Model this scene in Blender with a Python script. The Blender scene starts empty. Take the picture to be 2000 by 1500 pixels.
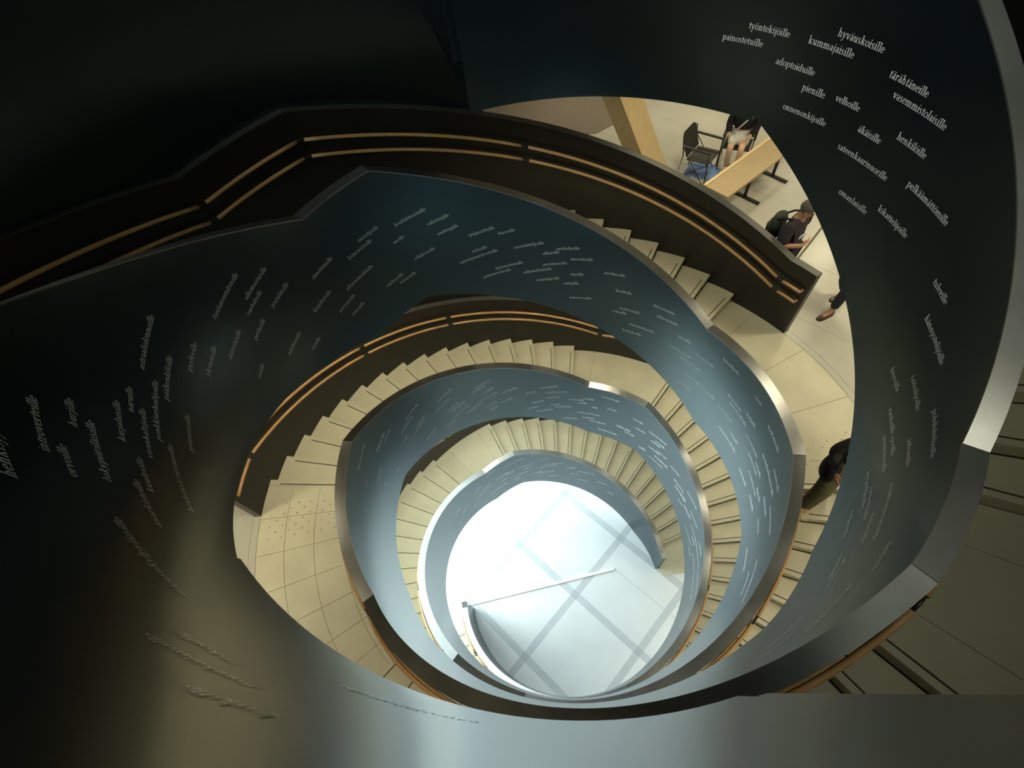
import bpy, bmesh, math, random
from math import sin, cos, radians, pi, hypot, atan2, sqrt
from mathutils import Vector, Matrix
random.seed(7)
S = bpy.context.scene
COL = S.collection

# ---------------------------------------------------------------- camera, world, light, exposure
cam_data = bpy.data.cameras.new('camera')
cam = bpy.data.objects.new('camera', cam_data)
COL.objects.link(cam)
cam.location = (0.0326, -2.4565, 6.2058)
cam.rotation_euler = (0.53, 0.1089, 0.0302)
cam_data.sensor_width = 36.0
cam_data.lens = 931.83 / 2000 * 36
cam_data.shift_x = 7.08 / 2000
cam_data.shift_y = 54.8 / 2000
cam_data.clip_start = 0.02
S.camera = cam

world = bpy.data.worlds.new('world')
S.world = world
world.use_nodes = True
world.node_tree.nodes['Background'].inputs[0].default_value = (0.75, 0.85, 0.9, 1)
world.node_tree.nodes['Background'].inputs[1].default_value = 0.004

S.view_settings.view_transform = 'Standard'
S.view_settings.look = 'None'
S.view_settings.gamma = 1.0
S.view_settings.use_curve_mapping = False
S.view_settings.exposure = 0.0


def area_light(name, loc, target, sx, sy, power, color, spread=180):
    d = bpy.data.lights.new(name, 'AREA')
    d.shape = 'RECTANGLE'
    d.size = sx
    d.size_y = sy
    d.energy = power
    d.color = color
    d.spread = radians(spread)
    o = bpy.data.objects.new(name, d)
    COL.objects.link(o)
    o.location = loc
    v = Vector(target) - Vector(loc)
    o.rotation_euler = v.to_track_quat('-Z', 'Y').to_euler()
    return o


DAY = (0.70, 0.88, 1.0)
# daylight through the tall ground floor windows
area_light('daylight_west', (-11.5, 4.0, -4.2), (0, 0, -7.2), 12, 5.5, 7000, DAY)
area_light('daylight_north', (-4.0, 11.5, -4.2), (0, 0, -7.2), 12, 5.5, 2600, DAY)
area_light('daylight_south', (-3.0, -11.5, -4.2), (0, 0, -7.2), 12, 5.5, 700, DAY)
# dim daylight on the top floor, then fill lights added for coping and treads
area_light('skylight_top', (-5.0, -3.5, 8.6), (2.6, 1.2, 4.2), 3.5, 3.5, 480, (0.86, 1.0, 0.90))
area_light('coping_fill_east', (5.8, -2.0, 9.15), (5.8, -2.0, 0), 5, 5, 18, (0.95, 1.0, 0.82))
area_light('coping_fill_north', (8.2, 3.6, 9.15), (8.2, 3.6, 0), 5, 5, 16, (0.90, 1.0, 0.86))
area_light('tread_fill', (2.9, -3.7, 9.1), (3.2, -1.4, 2.4), 2.2, 2.2, 80, (1.0, 0.98, 0.80))

WARM = (1.0, 0.90, 0.66)


def down_light(name, loc, size, power, color, spread=115):
    d = bpy.data.lights.new(name, 'AREA')
    d.shape = 'DISK'
    d.size = size
    d.energy = power
    d.color = color
    d.spread = radians(spread)
    o = bpy.data.objects.new(name, d)
    COL.objects.link(o)
    o.location = loc
    return o


# warm downlights in the middle floor ceiling, some added to light the oak beam
for (lx, ly, lp) in ((6.95, 10.4, 75), (6.9, 7.6, 75), (5.25, 2.5, 60), (3.2, 8.6, 60), (4.9, 4.6, 50), (2.3, 4.75, 42), (0.4, 9.6, 50), (7.2, -1.2, 60), (6.0, -4.6, 50), (-6.2, -1.6, 85), (-5.6, 3.0, 55), (-3.4, 6.6, 40), (-5.2, -5.2, 60), (0.5, -7.0, 40)):
    down_light('ceiling_light', (lx, ly, 3.62), 0.45, lp * 0.58, WARM)

# ---------------------------------------------------------------- staircase geometry
R1 = 2.555            # well side of the inner parapet
WT = 0.119            # parapet thickness
RI = R1 + WT          # inner end of treads
R2 = 4.282            # outer end of treads
RW = 0.10             # outer wall thickness
RR = 0.16             # riser
DT = 6.2186           # degrees per tread
SL = RR / DT
GROUND = -7.68
TOP = 4.8
U0 = -1.713           # floor nosing
U1 = U0 - 15 * DT - 30.759
U2 = U1 - 15 * DT - 24.401
U3 = U2 - 15 * DT     # last nosing above the ground
UN = 47.922           # first riser up
UM = UN + 14 * DT + 24.819
UT = UM + 14 * DT     # top floor nosing
# landings: (z, edge nosing towards the flight below, first nosing of the flight above)
LAND = [(GROUND, None, U3), (-5.12, U2, U1 - 15 * DT), (-2.56, U1, U0 - 15 * DT), (0.0, U0, UN), (2.4, UN + 14 * DT, UM), (TOP, UT, None)]
UEND, UTOP = -347.8, 287.3


def prof_nodes(hs, hf):
    """piecewise linear height above the nosing line; hf may be one value or one per landing"""
    if not isinstance(hf, (list, tuple)):
        hf = [hf] * 6
    n = []
    for (z, ue, un), h in zip(LAND, hf):
        s = (h - hs) / SL
        a = UEND if ue is None else ue + s
        b = UTOP if un is None else un - DT + s
        n.append((a, z + h))
        n.append((b, z + h))
    return n


def ev(nodes, u):
    if u <= nodes[0][0]:
        return nodes[0][1]
    for (a, za), (b, zb) in zip(nodes, nodes[1:]):
        if u <= b:
            return za if b - a < 1e-6 else za + (zb - za) * (u - a) / (b - a)
    return nodes[-1][1]


def samples(u0, u1, nodes_list, step=1.5):
    us = {round(u0, 4), round(u1, 4)}
    n = max(1, int((u1 - u0) / step))
    for i in range(n + 1):
        us.add(round(u0 + (u1 - u0) * i / n, 4))
    for nodes in nodes_list:
        for a, _ in nodes:
            if u0 < a < u1:
                us.add(round(a, 4))
    us = sorted(us)
    out = [us[0]]
    for u in us[1:]:
        if u - out[-1] > 1e-3:
            out.append(u)
    return out


# ---------------------------------------------------------------- materials
def new_mat(name):
    m = bpy.data.materials.new(name)
    m.use_nodes = True
    b = m.node_tree.nodes['Principled BSDF']
    return m, m.node_tree, b


def mat(name, col, rough=0.5, metal=0.0, spec=0.5, var=0.0, scale=4.0, bump=0.0, bscale=60.0, coat=0.0, stretch=None, detail=4.0, tint=None, ior=1.5):
    m, nt, b = new_mat(name)
    b.inputs['Base Color'].default_value = (*col, 1)
    b.inputs['Roughness'].default_value = rough
    b.inputs['Metallic'].default_value = metal
    b.inputs['Specular IOR Level'].default_value = spec
    b.inputs['Coat Weight'].default_value = coat
    b.inputs['IOR'].default_value = ior
    if tint:
        b.inputs['Specular Tint'].default_value = (*tint, 1)
    tc = nt.nodes.new('ShaderNodeTexCoord')
    vec = tc.outputs['Object']
    if stretch:
        mp = nt.nodes.new('ShaderNodeMapping')
        mp.inputs['Scale'].default_value = stretch
        nt.links.new(vec, mp.inputs['Vector'])
        vec = mp.outputs['Vector']
    if var > 0:
        nz = nt.nodes.new('ShaderNodeTexNoise')
        nz.inputs['Scale'].default_value = scale
        nz.inputs['Detail'].default_value = detail
        nt.links.new(vec, nz.inputs['Vector'])
        rp = nt.nodes.new('ShaderNodeMapRange')
        rp.inputs['From Min'].default_value = 0.3
        rp.inputs['From Max'].default_value = 0.7
        rp.inputs['To Min'].default_value = 1 - var
        rp.inputs['To Max'].default_value = 1 + var
        nt.links.new(nz.outputs['Fac'], rp.inputs['Value'])
        mx = nt.nodes.new('ShaderNodeMix')
        mx.data_type = 'RGBA'
        mx.blend_type = 'MULTIPLY'
        mx.inputs['Factor'].default_value = 1
        mx.inputs['A'].default_value = (*col, 1)
        nt.links.new(rp.outputs['Result'], mx.inputs['B'])
        nt.links.new(mx.outputs['Result'], b.inputs['Base Color'])
    if bump > 0:
        nb = nt.nodes.new('ShaderNodeTexNoise')
        nb.inputs['Scale'].default_value = bscale
        nt.links.new(vec, nb.inputs['Vector'])
        bp = nt.nodes.new('ShaderNodeBump')
        bp.inputs['Strength'].default_value = bump
        bp.inputs['Distance'].default_value = 0.01
        nt.links.new(nb.outputs['Fac'], bp.inputs['Height'])
        nt.links.new(bp.outputs['Normal'], b.inputs['Normal'])
    return m


def wood_mat(name, col, rough=0.45, scale=(3, 3, 30)):
    m, nt, b = new_mat(name)
    b.inputs['Roughness'].default_value = rough
    tc = nt.nodes.new('ShaderNodeTexCoord')
    mp = nt.nodes.new('ShaderNodeMapping')
    mp.inputs['Scale'].default_value = scale
    nt.links.new(tc.outputs['Object'], mp.inputs['Vector'])
    nz = nt.nodes.new('ShaderNodeTexNoise')
    nz.inputs['Scale'].default_value = 2.0
    nz.inputs['Detail'].default_value = 6
    nt.links.new(mp.outputs['Vector'], nz.inputs['Vector'])
    rp = nt.nodes.new('ShaderNodeValToRGB')
    rp.color_ramp.elements[0].color = (*[c * 0.92 for c in col], 1)
    rp.color_ramp.elements[0].position = 0.3
    rp.color_ramp.elements[1].color = (*[min(1, c * 1.05) for c in col], 1)
    rp.color_ramp.elements[1].position = 0.7
    nt.links.new(nz.outputs['Fac'], rp.inputs['Fac'])
    nt.links.new(rp.outputs['Color'], b.inputs['Base Color'])
    return m


def emit_mat(name, col, strength):
    m, nt, b = new_mat(name)
    b.inputs['Base Color'].default_value = (*col, 1)
    b.inputs['Emission Color'].default_value = (*col, 1)
    b.inputs['Emission Strength'].default_value = strength
    return m


M = {}
M['black'] = mat('black_painted_steel', (0.0045, 0.0065, 0.0075), 0.275, spec=0.9, ior=1.6, tint=(0.64, 0.93, 1.0), var=0.12, scale=3, bump=0.03, bscale=120)
M['outer'] = mat('black_painted_board', (0.014, 0.0125, 0.010), 0.33, var=0.12, scale=3, bump=0.04, bscale=150)
M['steel'] = mat('brushed_grey_steel', (0.33, 0.33, 0.31), 0.30, metal=0.9, var=0.12, scale=3, bump=0.03, bscale=200)
M['tread'] = mat('beige_linoleum', (0.56, 0.53, 0.37), 0.50, var=0.07, scale=2.2)
M['riser'] = mat('beige_riser', (0.53, 0.49, 0.34), 0.55, var=0.05)
M['joint'] = mat('dark_joint', (0.10, 0.085, 0.05), 0.7)
M['joint2'] = mat('beige_joint', (0.22, 0.19, 0.125), 0.7)
M['grip'] = mat('dark_grip_strip', (0.045, 0.035, 0.02), 0.7)
M['tile'] = mat('grey_beige_tile', (0.49, 0.475, 0.39), 0.27, var=0.05, scale=1.5)
M['tilejoint'] = mat('tile_joint', (0.40, 0.38, 0.30), 0.6)
M['stud'] = mat('steel_stud', (0.55, 0.5, 0.36), 0.35, metal=0.6)
M['gtile'] = mat('pale_ground_tile', (0.68, 0.70, 0.665), 0.35, var=0.04, scale=1.2)
M['gstrip'] = mat('grey_ground_strip', (0.50, 0.53, 0.52), 0.35, var=0.05)
M['gcross'] = mat('dark_grey_ground_crossing', (0.42, 0.45, 0.45), 0.35)
M['white'] = mat('white_metal', (0.9, 0.9, 0.9), 0.4)
M['print'] = mat('white_print', (0.84, 0.88, 0.82), 0.275, spec=0.9, ior=1.6)
M['rail'] = wood_mat('oak_handrail', (0.62, 0.36, 0.15), 0.4, (4, 4, 4))
M['pin'] = mat('dark_steel_pin', (0.05, 0.05, 0.05), 0.35, metal=0.6)
M['oak'] = wood_mat('pale_oak', (0.85, 0.64, 0.33), 0.45, (10, 10, 1.5))
M['shaded_floor'] = mat('brown_floor_shade', (0.20, 0.165, 0.125), 0.9, var=0.08, scale=30)
M['wall'] = mat('pale_wall', (0.55, 0.52, 0.46), 0.7, var=0.03)
M['ceil'] = mat('dark_ceiling', (0.12, 0.12, 0.115), 0.8, var=0.03)
M['ceil2'] = mat('pale_ceiling', (0.45, 0.43, 0.38), 0.8, var=0.03)
M['soffit'] = mat('pale_soffit', (0.45, 0.45, 0.43), 0.7)


# ---------------------------------------------------------------- object helpers
def link(name, verts, faces, m, parent=None, smooth=None):
    me = bpy.data.meshes.new(name)
    me.from_pydata(verts, [], faces)
    if smooth is True:
        for p in me.polygons:
            p.use_smooth = True
    elif smooth:
        for p, s in zip(me.polygons, smooth):
            p.use_smooth = bool(s)
    me.materials.append(m)
    me.validate()
    me.update()
    o = bpy.data.objects.new(name, me)
    COL.objects.link(o)
    if parent:
        o.parent = parent
    return o


def tag(o, label=None, cat=None, group=None, kind=None):
    if label:
        o['label'] = label
    if cat:
        o['category'] = cat
    if group:
        o['group'] = group
    if kind:
        o['kind'] = kind
    return o


def empty(name, loc=(0, 0, 0), rz=0.0):
    o = bpy.data.objects.new(name, None)
    o.empty_display_size = 0.2
    COL.objects.link(o)
    o.location = loc
    o.rotation_euler = (0, 0, rz)
    return o


class MB:
    def __init__(self):
        self.v, self.f, self.s = [], [], []

    def quad(self, a, b, c, d, smooth=False):
        i = len(self.v)
        self.v += [tuple(a), tuple(b), tuple(c), tuple(d)]
        self.f.append((i, i + 1, i + 2, i + 3))
        self.s.append(smooth)

    def strip(self, A, B, smooth=True, flip=False):
        i = len(self.v)
        n = len(A)
        self.v += [tuple(p) for p in A] + [tuple(p) for p in B]
        for k in range(n - 1):
            q = (i + k, i + k + 1, i + n + k + 1, i + n + k)
            self.f.append(q[::-1] if flip else q)
            self.s.append(smooth)

    def poly(self, pts):
        i = len(self.v)
        self.v += [tuple(p) for p in pts]
        self.f.append(tuple(range(i, i + len(pts))))
        self.s.append(False)

    def prism(self, pts, z0, z1):
        self.poly([(x, y, z1) for x, y in pts])
        self.poly([(x, y, z0) for x, y in pts][::-1])
        n = len(pts)
        for k in range(n):
            (x0, y0), (x1, y1) = pts[k], pts[(k + 1) % n]
            self.quad((x0, y0, z0), (x1, y1, z0), (x1, y1, z1), (x0, y0, z1))

    def box(self, c, s, mtx=None):
        x, y, z = [d / 2 for d in s]
        P = [Vector((sx * x, sy * y, sz * z)) for sz in (-1, 1) for sy in (-1, 1) for sx in (-1, 1)]
        if mtx is not None:
            P = [mtx @ p for p in P]
        P = [tuple(p + Vector(c)) for p in P]
        i = len(self.v)
        self.v += P
        for f in ((0, 2, 3, 1), (4, 5, 7, 6), (0, 1, 5, 4), (2, 6, 7, 3), (0, 4, 6, 2), (1, 3, 7, 5)):
            self.f.append(tuple(i + k for k in f))
            self.s.append(False)

    def tube(self, pts, r, n=8, cap=True):
        pts = [Vector(p) for p in pts]
        rs = r if isinstance(r, (list, tuple)) else [r] * len(pts)
        i0 = len(self.v)
        up = Vector((0, 0, 1))
        for k, p in enumerate(pts):
            t = (pts[min(k + 1, len(pts) - 1)] - pts[max(k - 1, 0)]).normalized()
            a = t.cross(up)
            if a.length < 1e-3:
                a = t.cross(Vector((1, 0, 0)))
            a.normalize()
            b = t.cross(a)
            for j in range(n):
                w = 2 * pi * j / n
                self.v.append(tuple(p + (a * cos(w) + b * sin(w)) * rs[k]))
        for k in range(len(pts) - 1):
            for j in range(n):
                self.f.append((i0 + k * n + j, i0 + (k + 1) * n + j, i0 + (k + 1) * n + (j + 1) % n, i0 + k * n + (j + 1) % n))
                self.s.append(True)
        if cap:
            self.f.append(tuple(i0 + j for j in range(n)))
            self.s.append(False)
            e = i0 + (len(pts) - 1) * n
            self.f.append(tuple(e + j for j in reversed(range(n))))
            self.s.append(False)

    def lathe(self, prof, c=(0, 0, 0), n=16):
        i0 = len(self.v)
        for r, z in prof:
            for j in range(n):
                w = 2 * pi * j / n
                self.v.append((c[0] + r * cos(w), c[1] + r * sin(w), c[2] + z))
        for k in range(len(prof) - 1):
            for j in range(n):
                self.f.append((i0 + k * n + j, i0 + k * n + (j + 1) % n, i0 + (k + 1) * n + (j + 1) % n, i0 + (k + 1) * n + j))
                self.s.append(True)
        self.f.append(tuple(i0 + j for j in reversed(range(n))))
        self.s.append(False)
        e = i0 + (len(prof) - 1) * n
        self.f.append(tuple(e + j for j in range(n)))
        self.s.append(False)

    def build(self, name, m, parent=None):
        return link(name, self.v, self.f, m, parent, self.s)


def P(r, u, z):
    a = radians(u)
    return (r * cos(a), r * sin(a), z)


def arc_solid(mb, us, r0, r1, zb, zt, top=True):
    """solid between radii r0, r1 and heights zb(u), zt(u)"""
    A = [P(r0, u, zb(u)) for u in us]
    B = [P(r0, u, zt(u)) for u in us]
    C = [P(r1, u, zb(u)) for u in us]
    D = [P(r1, u, zt(u)) for u in us]
    mb.strip(A, B)                    # inner face
    mb.strip(C, D, flip=True)         # outer face
    mb.strip(A, C, flip=True, smooth=False)
    mb.strip(B, D, smooth=True)
    mb.quad(A[0], C[0], D[0], B[0])
    mb.quad(A[-1], B[-1], D[-1], C[-1])


def sector(mb, u0, u1, r0, r1, z0, z1, n=None):
    n = n or max(1, int(abs(u1 - u0) / 2.5))
    us = [u0 + (u1 - u0) * i / n for i in range(n + 1)]
    pts = [P(r0, u, 0)[:2] for u in us][::-1] + [P(r1, u, 0)[:2] for u in us]
    mb.prism(pts, z0, z1)

# ---------------------------------------------------------------- large structure
GA = 48.7                     # building grid angle
GE1 = Vector((cos(radians(GA)), sin(radians(GA))))
GE2 = Vector((-GE1.y, GE1.x))


def ring(mb, r0, half, z0, z1, n=120):
    """square plate with a round hole"""
    hole = [P(r0, 360 * k / n, 0)[:2] for k in range(n)]
    outer = []
    for x, y in hole:
        s = half / max(abs(x), abs(y))
        outer.append((x * s, y * s))
    for k in range(n):
        j = (k + 1) % n
        for z, fl in ((z1, False), (z0, True)):
            q = [(*hole[k], z), (*outer[k], z), (*outer[j], z), (*hole[j], z)]
            mb.quad(*(q[::-1] if fl else q))
        mb.quad((*hole[j], z0), (*hole[k], z0), (*hole[k], z1), (*hole[j], z1), True)
        mb.quad((*outer[k], z0), (*outer[j], z0), (*outer[j], z1), (*outer[k], z1))


HALF = 13.0
RH = R2 + RW                  # hole in the slabs
# ground floor
mb = MB()
mb.box((0, 0, GROUND - 0.16), (2 * HALF, 2 * HALF, 0.3))
g = tag(mb.build('floor_ground', M['tilejoint']), 'pale stone ground floor at the bottom of the well', kind='structure')
SP, SW = 2.06, 0.17
go = Vector((0.28, -0.16))


def gp(a, b):
    p = go + GE1 * a + GE2 * b
    return (p.x, p.y)


N = 3
tm = sm = sm2 = cm = None
for i in range(-N, N + 1):
    for j in range(-N, N + 1):
        def cell(a0, a1, b0, b1, name, m, me):
            if me is None:
                mb = MB()
                w, h = (a1 - a0) / 2, (b1 - b0) / 2
                e1, e2 = GE1 * w, GE2 * h
                mb.prism([tuple(-e1 - e2), tuple(e1 - e2), tuple(e1 + e2), tuple(-e1 + e2)], -0.02, 0.0)
                o = mb.build(name, m, g)
                me = o.data
            else:
                o = bpy.data.objects.new(name, me)
                COL.objects.link(o)
                o.parent = g
            x, y = gp((a0 + a1) / 2, (b0 + b1) / 2)
            o.location = (x, y, GROUND)
            return me
        a, b, q, e = i * SP, j * SP, SW / 2, 0.003
        tm = cell(a + q + e, a + SP - q - e, b + q + e, b + SP - q - e, 'floor_tile', M['gtile'], tm)
        sm = cell(a + q + e, a + SP - q - e, b - q, b + q, 'floor_strip', M['gstrip'], sm)
        sm2 = cell(a - q, a + q, b + q + e, b + SP - q - e, 'floor_strip', M['gstrip'], sm2)
        cm = cell(a - q, a + q, b - q, b + q, 'floor_crossing', M['gcross'], cm)

# middle floor slab with tiles
mb = MB()
ring(mb, RH + 0.03, HALF, -0.75, -0.003)
f2 = tag(mb.build('floor_middle', M['tilejoint']), 'grey beige tiled middle floor around the stairwell', kind='structure')
TS = 1.2
mb = MB()
arc_solid(mb, [3.0 * i for i in range(121)], RH + 0.004, RH + 0.03, lambda u: -0.75, lambda u: -0.003)
mb.build('slab_edge', M['outer'], f2)


def clip_cell(c, r):
    """part of the convex polygon c that lies outside the circle r, or None"""
    dens = []
    for k in range(len(c)):
        a, b = Vector(c[k]), Vector(c[(k + 1) % len(c)])
        for t in range(24):
            dens.append(a + (b - a) * t / 24)
    ins = [p.length < r for p in dens]
    if all(ins):
        return None
    if not any(ins):
        return [tuple(p) for p in c]
    n = len(dens)
    st = next(k for k in range(n) if not ins[k] and ins[k - 1])
    run = []
    k = st
    while not ins[k % n] and k < st + n:
        run.append(dens[k % n])
        k += 1
    if len(run) < 3:
        return None

    def cross(p, q):
        for _ in range(20):
            m_ = (p + q) / 2
            if m_.length < r:
                p = m_
            else:
                q = m_
        return q
    s0 = cross(dens[st - 1], run[0])
    s1 = cross(dens[k % n], run[-1])
    a0, a1 = atan2(s1.y, s1.x), atan2(s0.y, s0.x)
    d = (a1 - a0 + pi) % (2 * pi) - pi
    arc = [Vector((r * cos(a0 + d * t / 8), r * sin(a0 + d * t / 8))) for t in range(9)]
    return [tuple(p) for p in [*run, *arc]]


go2 = Vector((4.14, 4.05))
for i in range(-8, 8):
    for j in range(-8, 8):
        e = 0.0025
        c = []
        for a, b in ((0, 0), (1, 0), (1, 1), (0, 1)):
            p = go2 + GE1 * ((i + a) * TS + (e if a == 0 else -e)) + GE2 * ((j + b) * TS + (e if b == 0 else -e))
            c.append((p.x, p.y))
        cx, cy = sum(p[0] for p in c) / 4, sum(p[1] for p in c) / 4
        if not (-6.6 < cx < 8 and -4.5 < cy < 11.5) or hypot(cx, cy) > 11.5 or (cx < -2 and cy > 6):
            continue
        pg = clip_cell(c, RH + 0.003)
        if pg:
            mb = MB()
            mb.prism(pg, -0.003, 0.0)
            mb.build('floor_tile', M['tile'], f2)
# dark expansion strip
mb = MB()
d = (GE1 * 1)
mb.box((4.48, 4.48, 0.001), (1.7, 0.035, 0.004), Matrix.Rotation(radians(51), 3, 'Z'))
mb.build('expansion_strip', M['joint'], f2)
# shaded area of the middle floor, painted as a thin brown sheet
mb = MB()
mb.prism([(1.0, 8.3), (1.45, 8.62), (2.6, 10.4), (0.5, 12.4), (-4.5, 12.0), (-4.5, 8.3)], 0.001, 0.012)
tag(mb.build('shaded_floor', M['shaded_floor']), 'shaded part of the middle floor, painted brown, beside the leaning oak beam', 'shaded_floor')

# top floor slab
mb = MB()
ring(mb, RH + 0.03, HALF, 3.69, TOP)
f3 = tag(mb.build('floor_top', M['ceil2']), 'dark slab of the top floor around the stairwell', kind='structure')
for k in (0, 180):
    mb = MB()
    nb = prof_nodes(-0.54, [-0.5, -0.62, -0.62, -0.78, -0.67, -0.73])
    us = samples(227.0, UTOP, [nb], 2)
    arc_solid(mb, [u + k for u in us], R1 + 0.012, RH, lambda u: 3.69, lambda u: max(3.70, ev(nb, u - k) + 0.02))
    mb.build('slab_edge', M['black'], f3)
# upper ceiling and outer walls
mb = MB()
mb.box((0, 0, 9.3), (2 * HALF, 2 * HALF, 0.2))
tag(mb.build('ceiling', M['ceil']), 'dark ceiling above the stairwell', kind='structure')
for nm, c, s in (('wall_east', (HALF + 0.1, 0, 0.8), (0.2, 2 * HALF, 17)), ('wall_west', (-HALF - 0.1, 0, 0.8), (0.2, 2 * HALF, 17)),
                 ('wall_north', (0, HALF + 0.1, 0.8), (2 * HALF, 0.2, 17)), ('wall_south', (0, -HALF - 0.1, 0.8), (2 * HALF, 0.2, 17))):
    mb = MB()
    mb.box(c, s)
    tag(mb.build(nm, M['wall']), kind='structure')

OTOPN = prof_nodes(1.20, 1.17)
# guard parapets around the opening in the top floor
for k, lab in ((180, 'black guard parapet around the upper left of the top floor opening'), (0, 'black guard parapet around the right of the top floor opening')):
    gd = empty('guard_parapet', P(RH, UTOP - 180 + (0 if k else 180), TOP))
    tag(gd, lab, 'parapet')
    base = UTOP - k
    off = gd.location
    mb = MB()
    us = [base - 5.5 + (128.5) * i / 64 for i in range(65)]
    arc_solid(mb, us, RH + 0.004, RH + 0.1, lambda u: min(3.66, ev(OTOPN, u - (0 if k else 180)) - 0.03) if k or u > 287 else 3.66, lambda u: 5.95)
    o = mb.build('curved_panel', M['black'], gd)
    o.location = -off
    mb = MB()
    for rr0, rr1 in ((R1, RH + 0.1),):
        a, b = base, base + 1.4
        sector(mb, a, b, RI, rr1, TOP - 0.7, 5.95, 1)
    o = mb.build('end_panel', M['black'], gd)
    o.location = -off
    mb = MB()
    us = [base + (123.0) * i / 60 for i in range(61)]
    arc_solid(mb, us, RH + 0.002, RH + 0.11, lambda u: 5.95, lambda u: 5.965)
    o = mb.build('coping', M['steel'], gd)
    o.location = -off

# ---------------------------------------------------------------- lettering
def _arc(cx, cy, rx, ry, a0, a1, wx, wy, n=9):
    q = []
    for k in range(n):
        t0 = radians(a0 + (a1 - a0) * k / n)
        t1 = radians(a0 + (a1 - a0) * (k + 1) / n)
        o = [(cx + rx * cos(t), cy + ry * sin(t)) for t in (t0, t1)]
        i = [(cx + (rx - wx) * cos(t), cy + (ry - wy) * sin(t)) for t in (t1, t0)]
        q.append([o[0], o[1], i[0], i[1]])
    return q


def _bar(x0, y0, x1, y1):
    return [[(x0, y0), (x1, y0), (x1, y1), (x0, y1)]]


def _stem(x, y0, y1, foot=True, head=True, w=0.2):
    q = _bar(x, y0, x + w, y1)
    if foot:
        q += _bar(x - 0.13, y0, x + w + 0.13, y0 + 0.075)
    if head:
        q += [[(x - 0.16, y1 - 0.14), (x + 0.01, y1 - 0.2), (x + 0.01, y1), (x - 0.16, y1 - 0.06)]]
    return q


def _dg(x0, y0, x1, y1, w):
    return [[(x0, y0), (x0 + w, y0), (x1 + w, y1), (x1, y1)]]


def _dot(x, y, s=0.13):
    return [[(x - s, y), (x, y - s), (x + s, y), (x, y + s)]]


def _arch(x, w):
    return _arc(x + w / 2, 0.55, w / 2 + 0.1, 0.47, 0, 150, 0.2, 0.12, 7)


GL = {
    'i': (_stem(.18, 0, 1) + _dot(.27, 1.35), .54),
    'l': (_stem(.18, 0, 1.62), .54),
    'e': (_arc(.46, .5, .42, .53, 12, 325, .19, .09, 11) + _bar(.2, .52, .86, .6), .92),
    'o': (_arc(.5, .5, .47, .53, 0, 360, .2, .09, 12), 1.0),
    'a': (_bar(.52, .1, .72, .74) + _arc(.42, .7, .3, .32, 0, 160, .2, .1, 6) + _arc(.36, .28, .3, .3, 0, 360, .17, .09, 9) + _bar(.6, 0, .86, .1), .88),
    's': (_arc(.36, .76, .28, .27, 30, 250, .15, .1, 6) + _arc(.36, .26, .3, .28, -150, 70, .15, .1, 6) + _dg(.12, .74, .45, .3, .2), .74),
    'n': (_stem(.18, 0, 1) + _arch(.28, .52) + _bar(.7, 0, .9, .6) + _bar(.57, 0, 1.03, .075), 1.1),
    'm': (_stem(.18, 0, 1) + _arch(.28, .52) + _bar(.7, 0, .9, .6) + _bar(.57, 0, 1.0, .075) + _arch(.8, .52) + _bar(1.22, 0, 1.42, .6) + _bar(1.09, 0, 1.55, .075), 1.62),
    'u': (_bar(.16, .4, .36, 1) + _bar(.02, .92, .36, 1) + _arc(.5, .45, .34, .47, 180, 330, .2, .12, 7) + _bar(.68, 0, .88, 1) + _bar(.55, .92, .88, 1) + _bar(.8, 0, 1.02, .08), 1.08),
    'h': (_stem(.18, 0, 1.62) + _arch(.28, .52) + _bar(.7, 0, .9, .6) + _bar(.57, 0, 1.03, .075), 1.1),
    'r': (_stem(.18, 0, 1) + _arc(.55, .68, .26, .34, 40, 160, .16, .14, 4), .8),
    't': (_bar(.2, .2, .4, 1.3) + _bar(.02, .9, .62, 1) + _arc(.46, .24, .26, .26, 180, 320, .2, .1, 5), .66),
    'k': (_stem(.18, 0, 1.62) + _dg(.36, .5, .7, 1, .14) + _dg(.74, 0, .42, .58, .24) + _bar(.56, .92, .98, 1) + _bar(.64, 0, 1.08, .075), 1.08),
    'p': (_stem(.18, -.55, 1) + _arc(.56, .5, .42, .53, -150, 150, .19, .09, 11), 1.05),
    'b': (_stem(.18, 0, 1.62, foot=False) + _arc(.56, .5, .42, .53, -150, 150, .19, .09, 11), 1.05),
    'd': (_arc(.46, .5, .42, .53, 30, 330, .19, .09, 11) + _bar(.66, 0, .86, 1.62) + _bar(.52, 1.54, .7, 1.62) + _bar(.8, 0, 1.0, .08), 1.05),
    'v': (_dg(.4, 0, .06, 1, .22) + _dg(.42, 0, .78, 1, .11) + _bar(-.04, .92, .4, 1) + _bar(.62, .92, 1.0, 1), .96),
    'y': (_dg(.4, 0, .06, 1, .22) + _dg(.2, -.55, .78, 1, .11) + _bar(-.04, .92, .4, 1) + _bar(.62, .92, 1.0, 1) + _dot(.2, -.48, .13), .96),
    'j': (_bar(.2, -.3, .4, 1) + _bar(.04, .92, .3, 1) + _arc(.12, -.28, .28, .3, -90, 0, .2, .1, 4) + _dot(.3, 1.35), .56),
    'f': (_stem(.2, 0, 1.3, head=False) + _arc(.52, 1.28, .32, .34, 40, 180, .2, .1, 5) + _bar(.02, .92, .66, 1), .66),
    'g': (_arc(.42, .64, .36, .38, 0, 360, .18, .09, 9) + _arc(.44, -.2, .42, .3, 0, 360, .12, .1, 9), .9),
    ' ': ([], .45),
}
GL['ä'] = (GL['a'][0] + _dot(.25, 1.32, .11) + _dot(.6, 1.32, .11), GL['a'][1])
GL['ö'] = (GL['o'][0] + _dot(.32, 1.32, .11) + _dot(.68, 1.32, .11), GL['o'][1])


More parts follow.
